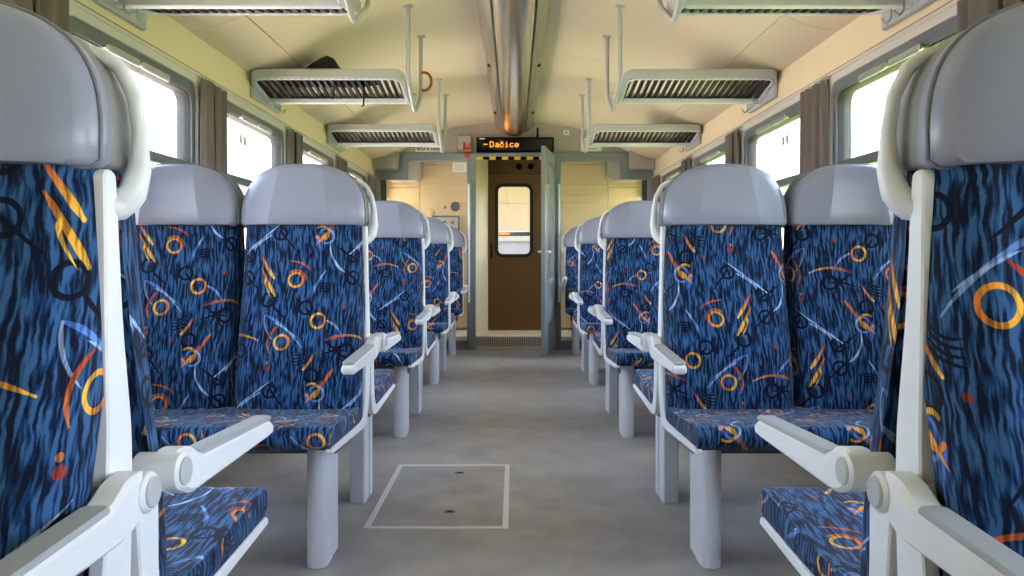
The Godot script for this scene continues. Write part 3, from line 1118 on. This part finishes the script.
func make_signs() -> void:
	# destination display
	var t := thing("destination_display", "black destination display with orange lit letters above the doorway", "display", Vector3(0.012, 2.168, -FAR))
	var b := MB.new()
	b.box(Vector3(0, 0, 0.03), Vector3(0.82, 0.155, 0.06), 0.008)
	part("housing", b.mesh(), M.black, t)
	b = MB.new()
	b.box(Vector3(0, 0, 0.0605), Vector3(0.78, 0.115, 0.003), 0.001)
	part("screen", b.mesh(), mat(Color8(10, 8, 8), 0.25), t)
	b = MB.new()
	var px := 0.0088
	var x := -0.33
	for ch in ["-", "", "D", "a", "č", "i", "c", "e"]:
		if ch == "":
			x += px * 1.5
			continue
		for r in 7:
			for k in 5:
				if GLYPH[ch][r][k] == "1":
					b.box(Vector3(x + k * px, 0.028 - r * px, 0.063), Vector3(px * 0.92, px * 0.92, 0.003))
		x += px * 6
	part("lit_letters", b.mesh(), M.led, t)
	b = MB.new()
	b.box(Vector3(-0.35, 0.062, 0.0615), Vector3(0.06, 0.012, 0.002))
	part("maker_plate", b.mesh(), M.paper, t)
	var glow := OmniLight3D.new()
	glow.name = "display_light"
	glow.light_color = Color8(255, 150, 50)
	glow.light_energy = 0.0005
	glow.light_size = 0.06
	glow.omni_range = 12.0
	glow.omni_attenuation = 2.0
	glow.shadow_enabled = true
	glow.position = Vector3(-0.16, 0, 0.13)
	t.add_child(glow)
	# seat count sign
	t = sign_thing("seat_sign", "white sign with black lettering under the left rack on the end wall", "sign", -1.045, -0.74, 2.095, 2.165, FAR - 0.001, M.paper)
	var tx := part("lettering", text_mesh("Míst k sezení", 0.046), M.black, t, Vector3(0, 0, 0.0065))
	tx.name = "lettering"
	t = sign_thing("notice_sign", "white notice with grey lines right of the display", "sign", 0.71, 0.93, 2.10, 2.24, FAR - 0.001, M.paper)
	for k in 4:
		part("text_line", span_mesh(-0.09, 0.09 - 0.03 * (k % 2), 0.04 - k * 0.028, 0.05 - k * 0.028, -0.008, -0.006), M.grey, t)
	# emergency brake box
	t = thing("emergency_brake", "grey emergency brake box with a red handle left of the display", "emergency brake", Vector3(-0.525, 2.10, -FAR))
	b = MB.new()
	b.box(Vector3(0, 0.09, 0.03), Vector3(0.15, 0.16, 0.06), 0.01)
	part("housing", b.mesh(), M.grey, t)
	b = MB.new()
	b.box(Vector3(0.03, 0.02, 0.075), Vector3(0.085, 0.03, 0.02), 0.006)
	b.box(Vector3(0.0, 0.05, 0.07), Vector3(0.016, 0.08, 0.02), 0.004)
	b.box(Vector3(0.06, 0.05, 0.07), Vector3(0.016, 0.08, 0.02), 0.004)
	b.disc_cyl(Vector3(0.03, -0.045, 0.03), Vector3(0.03, -0.045, 0.07), 0.028, 16)
	part("handle", b.mesh(), M.red, t)
	# paper on the glass by the left post
	t = sign_thing("paper_notice", "white paper notice stuck on the glass beside the left door post", "notice", -0.655, -0.505, 1.88, 1.985, FAR + 0.008, M.paper)
	for k in 4:
		part("text_line", span_mesh(-0.055, 0.05, 0.03 - k * 0.02, 0.036 - k * 0.02, -0.008, -0.006), M.grey, t)
	t = thing("wall_button", "small white square button on the header right of the display", "button", Vector3(0.555, 2.30, -FAR))
	b = MB.new()
	b.box(Vector3(0, 0, 0.01), Vector3(0.06, 0.055, 0.02), 0.006)
	part("body", b.mesh(), M.paper, t)
	b = MB.new()
	b.disc_cyl(Vector3(0, 0, 0.018), Vector3(0, 0, 0.024), 0.013, 12)
	part("push_disc", b.mesh(), M.grey, t)
	t = thing("door_stop", "small black peg standing above the right end of the display", "door stop", Vector3(0.25, 2.235, -FAR))
	b = MB.new()
	b.box(Vector3(0, 0.055, 0.03), Vector3(0.022, 0.12, 0.02), 0.005)
	b.box(Vector3(0, 0.03, 0.01), Vector3(0.03, 0.03, 0.02), 0.004)
	part("peg", b.mesh(), M.black, t)

func make_door() -> void:
	# grey glazed leaf standing open towards the camera
	var t := struct("door_1", "grey glazed door leaf standing open towards the camera at the right of the doorway", "door")
	t.position = Vector3(0.418, 0.0, -FAR + 0.04)
	var free := Vector3(0.278, 0, -7.68)
	var dir := free - t.position
	dir.y = 0
	t.rotation.y = atan2(dir.x, dir.z)   # local +z runs from the hinge to the free edge
	var L := dir.length()
	var map := Transform3D(Basis(Vector3(0, 0, 1), Vector3(0, 1, 0), Vector3(1, 0, 0)), Vector3(-0.018, 0, 0))
	var b := MB.new()
	b.ring(rrect(0.0, L, 0.02, 2.05, 0.012), rrect(0.11, L - 0.11, 0.75, 1.93, 0.05), map, 0.036)
	part("leaf", b.mesh(), M.bluegrey, t)
	b = MB.new()
	b.prism(rrect(0.10, L - 0.10, 0.74, 1.94, 0.05), Transform3D(map.basis, Vector3(-0.004, 0, 0)), 0.008)
	part("pane", b.mesh(), M.glass, t)
	for s in [-1.0, 1.0]:
		b = MB.new()
		b.disc_cyl(Vector3(s * 0.018, 1.03, L - 0.055), Vector3(s * 0.05, 1.03, L - 0.055), 0.014, 12)
		b.box(Vector3(s * 0.05, 1.03, L - 0.10), Vector3(0.016, 0.02, 0.13), 0.005)
		part("door_handle", b.mesh(), M.white, t)
	for y in [0.25, 1.1, 1.9]:
		b = MB.new()
		b.disc_cyl(Vector3(0, y - 0.05, -0.008), Vector3(0, y + 0.05, -0.008), 0.012, 10)
		part("hinge", b.mesh(), M.alu, t)
	# brown door at the gangway
	var w := struct("door_2", "brown gangway door with a rounded window beyond the doorway", "door")
	w.position = Vector3(0, 0.13, -9.3)
	b = MB.new()
	b.ring(rrect(-0.302, 0.41, 0.0, 1.80, 0.01), rrect(-0.205, 0.205, 0.865, 1.69, 0.07), Transform3D(Basis.IDENTITY, Vector3(0, 0, -0.04)), 0.04)
	part("leaf", b.mesh(), M.brown, w)
	b = MB.new()
	b.ring(rrect(-0.222, 0.222, 0.848, 1.707, 0.085), rrect(-0.184, 0.184, 0.886, 1.669, 0.055), Transform3D(Basis.IDENTITY, Vector3(0, 0, -0.045)), 0.06)
	part("window_seal", b.mesh(), M.rubber, w)
	b = MB.new()
	b.span(-0.2, 0.2, 0.87, 1.685, 0.018, 0.024)
	part("pane", b.mesh(), M.glass, w)
	part("top_panel", span_mesh(-0.302, 0.41, 1.803, 2.16, -0.015, 0.05, 0.006), M.brown_dark, w)
	for x in [0.06, 0.195]:
		b = MB.new()
		b.disc_cyl(Vector3(x, 1.90, 0.012), Vector3(x, 1.90, 0.05), 0.035, 16)
		part("cap", b.mesh(), M.black, w)
	b = MB.new()
	b.tube(soft_path([Vector3(-0.262, 1.0, 0), Vector3(-0.262, 1.0, 0.05), Vector3(-0.262, 0.84, 0.05), Vector3(-0.262, 0.84, 0)], 0.03), 0.011, 8)
	part("door_handle", b.mesh(), M.black, w)
	b = MB.new()
	b.box(Vector3(0.345, 0.88, 0.015), Vector3(0.05, 0.12, 0.03), 0.006)
	part("lock_box", b.mesh(), M.black, w)

func make_vestibule() -> void:
	# floor one step up, with a ribbed riser in the doorway
	var f := struct("floor_vestibule")
	part("platform", span_mesh(-1.48, 1.48, 0.0, 0.13, FAR + 0.065, 9.4), M.cream_wall, f)
	var ts := struct("trim_5")
	part("riser", span_mesh(-0.404, 0.404, 0.0, 0.13, FAR + 0.0, FAR + 0.06, 0.005), M.cream_wall, ts)
	for i in 40:
		var x := -0.39 + i * 0.02
		part("rib", span_mesh(x - 0.005, x + 0.005, 0.03, 0.118, FAR - 0.006, FAR + 0.001), M.sill, ts)
	part("nosing", span_mesh(-0.404, 0.404, 0.121, 0.14, FAR - 0.008, FAR + 0.07, 0.005), M.rim, ts)
	# beige back wall, each panel a piece with dark joints
	var w := struct("wall_vestibule")
	part("backing", span_mesh(-1.48, -0.302, 0.13, 2.41, 9.32, 9.38), M.joint, w)
	part("backing", span_mesh(0.41, 1.48, 0.13, 2.41, 9.32, 9.38), M.joint, w)
	part("backing", span_mesh(-0.302, 0.41, 2.29, 2.41, 9.32, 9.38), M.joint, w)
	for s in [-1.0, 1.0]:
		var a: float = 0.302 if s < 0 else 0.41
		part("panel", span_mesh(s * a, s * 1.09, 0.16, 2.05, 9.3, 9.32, 0.003), M.beige, w)
		part("panel", span_mesh(s * a, s * 1.09, 2.056, 2.41, 9.3, 9.32, 0.003), M.beige, w)
		part("panel", span_mesh(s * 1.096, s * 1.48, 0.16, 1.785, 9.3, 9.32, 0.003), M.beige, w)
		part("panel", span_mesh(s * 1.096, s * 1.48, 1.791, 2.41, 9.3, 9.32, 0.003), M.beige, w)
		# cable duct with a rounded lower corner, high in the vestibule's corner
		var b := MB.new()
		b.prism(fillet([Vector2(s * 1.05, 2.3), Vector2(s * 1.47, 2.3), Vector2(s * 1.47, 1.84), Vector2(s * 1.05, 1.84)], 0.12, 6), Transform3D(Basis.IDENTITY, Vector3(0, 0, -9.29)), 0.25, 0.01)
		part("duct", b.mesh(), M.grey, w)
	# slanted door jamb on the left of the gangway door
	var b := MB.new()
	b.prism(PackedVector2Array([Vector2(-0.45, 8.85), Vector2(-0.302, 9.27), Vector2(-0.302, 9.299), Vector2(-0.45, 9.299)]), Transform3D(Basis(Vector3(1, 0, 0), Vector3(0, 0, -1), Vector3(0, 1, 0)), Vector3(0, 0.13, 0)), 2.2)
	part("jamb", b.mesh(), M.cream_wall, w)
	# side door panes
	for s in [-1.0, 1.0]:
		part("side_pane", span_mesh(s * 1.53, s * 1.536, 0.95, 1.80, 8.72, 9.22), M.glass, w)
	# small fittings on the left panel
	var t := thing("loudspeaker", "round black loudspeaker on the beige wall behind the left glass", "loudspeaker", Vector3(-0.685, 1.565, -9.3))
	b = MB.new()
	b.disc_cyl(Vector3(0, 0, 0), Vector3(0, 0, 0.02), 0.055, 20)
	part("rim", b.mesh(), M.black, t)
	b = MB.new()
	for k in 5:
		b.box(Vector3(0, -0.03 + k * 0.015, 0.022), Vector3(0.075, 0.005, 0.006), 0.001)
	part("grille", b.mesh(), M.black, t)
	t = thing("key_switch", "tiny black key switch left of the round loudspeaker", "switch", Vector3(-0.80, 1.56, -9.3))
	part("body", cyl_mesh(Vector3.ZERO, Vector3(0, 0, 0.015), 0.017, 1.0, 12), M.black, t)
	part("key_slot", span_mesh(-0.003, 0.003, -0.009, 0.009, -0.017, -0.014), M.alu, t)
	t = thing("warning_lamp", "small yellow round lamp on the beige wall above the switch cabinet", "lamp", Vector3(-0.955, 1.50, -9.3))
	part("lens", cyl_mesh(Vector3(0, 0, 0.01), Vector3(0, 0, 0.04), 0.03, 1.0, 14), M.yellow, t)
	part("base", cyl_mesh(Vector3.ZERO, Vector3(0, 0, 0.012), 0.035, 1.0, 14), M.grey, t)
	t = thing("switch_cabinet", "dark framed switch cabinet low on the beige wall behind the left glass", "cabinet", Vector3(-0.79, 1.26, -9.3))
	part("box", span_mesh(-0.16, 0.16, -0.2, 0.2, -0.04, 0.0, 0.006), M.rubber, t)
	part("face", span_mesh(-0.14, 0.14, -0.18, 0.18, -0.045, -0.039, 0.002), M.grey, t)
	for k in 6:
		part("knob", cyl_mesh(Vector3(-0.10 + (k % 3) * 0.09, 0.12 - int(k / 3.0) * 0.09, 0.044), Vector3(-0.10 + (k % 3) * 0.09, 0.12 - int(k / 3.0) * 0.09, 0.06), 0.02, 1.0, 10), M.black, t)

func make_next_coach() -> void:
	var w := struct("wall_next_coach")
	part("backing", span_mesh(-1.3, 1.3, 1.6, 1.8, 10.945, 10.97), M.joint, w)
	part("lining", span_mesh(-1.3, 1.3, 1.72, 2.41, 10.9, 10.95), M.cream, w)
	part("lining", span_mesh(-1.3, 1.3, 1.33, 1.714, 10.9, 10.95), M.cream, w)
	part("ledge", span_mesh(-1.3, 1.3, 1.27, 1.325, 10.82, 10.95, 0.005), M.rubber, w)
	part("ledge_light", span_mesh(-0.25, -0.06, 1.283, 1.312, 10.805, 10.825, 0.003), M.led, w)
	part("rail", span_mesh(-1.3, 1.3, 1.20, 1.268, 10.83, 10.95, 0.005), M.paper, w)
	part("lower_lining", span_mesh(-1.3, 1.3, 0.0, 1.199, 10.88, 10.95), M.leg, w)
	part("roof", span_mesh(-1.3, 1.3, 2.41, 2.47, 9.38, 10.95), M.cream, w)
	for s in [-1.0, 1.0]:
		part("side_lining", span_mesh(s * 1.22, s * 1.3, 0.0, 0.9, 9.4, 10.9), M.cream, w)
		part("side_lining", span_mesh(s * 1.22, s * 1.3, 1.9, 2.41, 9.4, 10.9), M.cream, w)
		part("side_lining", span_mesh(s * 1.22, s * 1.3, 0.9, 1.9, 9.4, 9.6), M.cream, w)
		part("side_pane", span_mesh(s * 1.26, s * 1.265, 0.9, 1.9, 9.6, 10.9), M.glass, w)
	var f := struct("floor_next_coach")
	part("platform", span_mesh(-1.3, 1.3, 0.0, 0.13, 9.4, 10.95), M.sill, f)

# ---------------------------------------------------------------- floor, hatch, luggage
func make_floor() -> void:
	var f := struct("floor")
	part("linoleum", span_mesh(-1.5, 1.5, -0.1, 0.0, REAR, FAR + 0.065), M.floor, f)
	var b := MB.new()
	b.span(-1.56, 1.56, -0.1, 2.5, REAR - 0.08, REAR)
	var r := struct("wall_rear")
	part("panel", b.mesh(), M.cream_wall, r)
	# hatch set into the aisle floor
	var x0 := -0.54
	var x1 := -0.02
	var d0 := 2.86
	var d1 := 3.745
	var t := thing("floor_hatch", "rectangular floor hatch with a metal frame set into the aisle", "floor hatch", Vector3((x0 + x1) / 2, 0, -(d0 + d1) / 2))
	var hx := (x1 - x0) / 2
	var hd := (d1 - d0) / 2
	b = MB.new()
	for s in [-1.0, 1.0]:
		b.box(Vector3(s * (hx - 0.011), 0.0015, 0), Vector3(0.022, 0.005, hd * 2), 0.0015)
		b.box(Vector3(0, 0.0015, s * (hd - 0.011)), Vector3(hx * 2 - 0.036, 0.005, 0.022), 0.0015)
	part("frame", b.mesh(), M.hatch, t)
	b = MB.new()
	b.box(Vector3(0, 0.0008, 0), Vector3(hx * 2 - 0.044, 0.003, hd * 2 - 0.054), 0.001)
	part("cover_plate", b.mesh(), M.floor, t)
	b = MB.new()
	b.box(Vector3(0, 0.0004, 0), Vector3(hx * 2 - 0.034, 0.001, hd * 2 - 0.042))
	part("gap", b.mesh(), M.black, t)
	for z in [-0.30, 0.25]:
		var l := part("lock_plate", span_mesh(-0.02, 0.02, 0.0022, 0.0034, -0.014, 0.014, 0.0005), M.steel_dark, t, Vector3(0.035, 0, z))
		part("key_hole", cyl_mesh(Vector3(0, 0.003, 0), Vector3(0, 0.0044, 0), 0.008, 1.0, 10), M.black, l)

func make_luggage() -> void:
	var c := 4.735
	var t := thing("bag", "soft black bag with a peaked top lying on a left luggage rack", "bag", Vector3(-1.075, 1.952, -c + 0.16))
	var b := MB.new()
	var rows := []
	for i in 17:
		var u := i / 16.0
		var ring := []
		var hgt := 0.05 + 0.105 * (0.75 * exp(-pow((u - 0.44) / 0.19, 4)) + 0.45 * exp(-pow((u - 0.52) / 0.14, 2)))
		var e := pow(sin(PI * clampf(u, 0.03, 0.97)), 0.4)
		for k in 20:
			var a := TAU * k / 20
			var sx := sin(a)
			ring.append(Vector3(-0.27 + u * 0.56, (hgt * 0.5 + hgt * 0.5 * sx) * e + 0.02 * (1 - e), cos(a) * 0.14 * e * (1.0 - 0.5 * maxf(sx, 0))))
		rows.append(ring)
	b.grid(rows, 1, [], true)
	b.fan(rows[0], rows[0][5].lerp(rows[0][15], 0.5), true)
	b.fan(rows[16], rows[16][5].lerp(rows[16][15], 0.5))
	part("body", b.mesh(), M.bag, t)
	for q in [[0.05, 0.03], [0.22, 0.075]]:
		b = MB.new()
		b.tube([Vector3(q[0], 0.02, 0.04), Vector3(q[0] + 0.006, -0.03, 0.05), Vector3(q[0] + 0.004, -0.045 - q[1], 0.05), Vector3(q[0] - 0.008, -0.05 - q[1], 0.05)], 0.005, 6)
		part("strap", b.mesh(), M.bag, t)
	t = thing("curved_handle", "orange brown curved wooden handle hooked on the end of the left rack", "handle loop", Vector3(-0.585, 2.03, -c - 0.16))
	b = MB.new()
	var pts := []
	for k in 15:
		var a := -1.9 + 3.9 * k / 14.0
		pts.append(Vector3(0.035 + cos(a) * 0.045, 0.02 + sin(a) * 0.055, 0))
	b.tube(pts, 0.009, 8)
	part("loop", b.mesh(), M.orange, t)

# ---------------------------------------------------------------- scene
func _ready() -> void:
	# camera: level, lens shifted so that the vanishing point stands at (514, 258) with a focal length of 800 px
	var cam := Camera3D.new()
	cam.name = "camera"
	var near := 0.05
	cam.set_frustum(near * 576.0 / 800.0, Vector2(near * -2.0 / 800.0, near * -30.0 / 800.0), near, 400.0)
	cam.position = Vector3(0, CAM_H, 0)
	add_child(cam)
	cam.current = true
	# bright overcast day outside; everything in the car is lit through the windows
	var env := Environment.new()
	var sky := Sky.new()
	var sm := ProceduralSkyMaterial.new()
	sm.sky_top_color = Color(0.80, 0.89, 1.0)
	sm.sky_horizon_color = Color(0.97, 0.99, 1.0)
	sm.ground_horizon_color = Color(0.75, 0.78, 0.6)
	sm.ground_bottom_color = Color(0.5, 0.52, 0.36)
	sm.sky_energy_multiplier = 1.0
	sky.sky_material = sm
	env.background_mode = Environment.BG_SKY
	env.sky = sky
	env.background_energy_multiplier = 1.0
	env.tonemap_mode = Environment.TONE_MAPPER_LINEAR
	env.tonemap_exposure = 15.0
	env.sdfgi_enabled = true
	env.ssao_enabled = true
	env.ssil_enabled = true
	var we := WorldEnvironment.new()
	we.name = "world"
	we.environment = env
	add_child(we)
	var sun := DirectionalLight3D.new()
	sun.name = "sun"
	sun.light_color = Color(1.0, 0.96, 0.88)
	sun.light_energy = 0.55
	sun.light_angular_distance = 8.0
	sun.shadow_enabled = true
	sun.rotation_degrees = Vector3(-74, 8, 0)
	add_child(sun)

	make_materials()
	# structure
	make_floor()
	make_ceiling()
	for s in [-1.0, 1.0]:
		make_walls(s)
	make_far_wall()
	make_vestibule()
	make_next_coach()
	make_door()
	# outside ground: grass on the right, pale platform on the left
	var g := struct("ground")
	part("grass_bank", span_mesh(1.6, 60, -1.2, -1.1, -60, 70), M.grass, g)
	part("platform_paving", span_mesh(-60, -1.6, -1.2, -1.1, -60, 70), M.platform, g)
	# seats
	var nth := ["nearest", "second", "third", "fourth", "fifth and farthest"]
	for s in [-1.0, 1.0]:
		var sd := "left" if s < 0 else "right"
		for k in 5:
			var c := 1.105 + 1.815 * k
			var lift := 0.32 if (s > 0 and k == 4) else 0.0
			make_bench("blue patterned double seat facing the camera, %s on the %s of the aisle" % [nth[k], sd], "double seats facing the camera", s, false, c, k * 3 + (0 if s < 0 else 2), true, lift)
			if k < 4:
				make_bench("blue patterned double seat facing away, backing onto the %s %s seat that faces the camera" % [nth[k].replace(" and farthest", ""), sd], "double seats facing away from the camera", s, true, c, k * 3 + (1 if s < 0 else 3), false)
	# racks, light trough, curtains
	for s in [-1.0, 1.0]:
		var sd := "left" if s < 0 else "right"
		for k in range(1, 4):
			make_rack("grey slatted luggage rack %s on the %s side%s" % [["", "nearest the camera", "second from the camera", "closest to the end wall"][k], sd, ", holding a black bag" if s < 0 and k == 2 else ""], s, 1.105 + 1.815 * k)
		make_curtains(s)
	make_channel()
	make_signs()
	make_luggage()
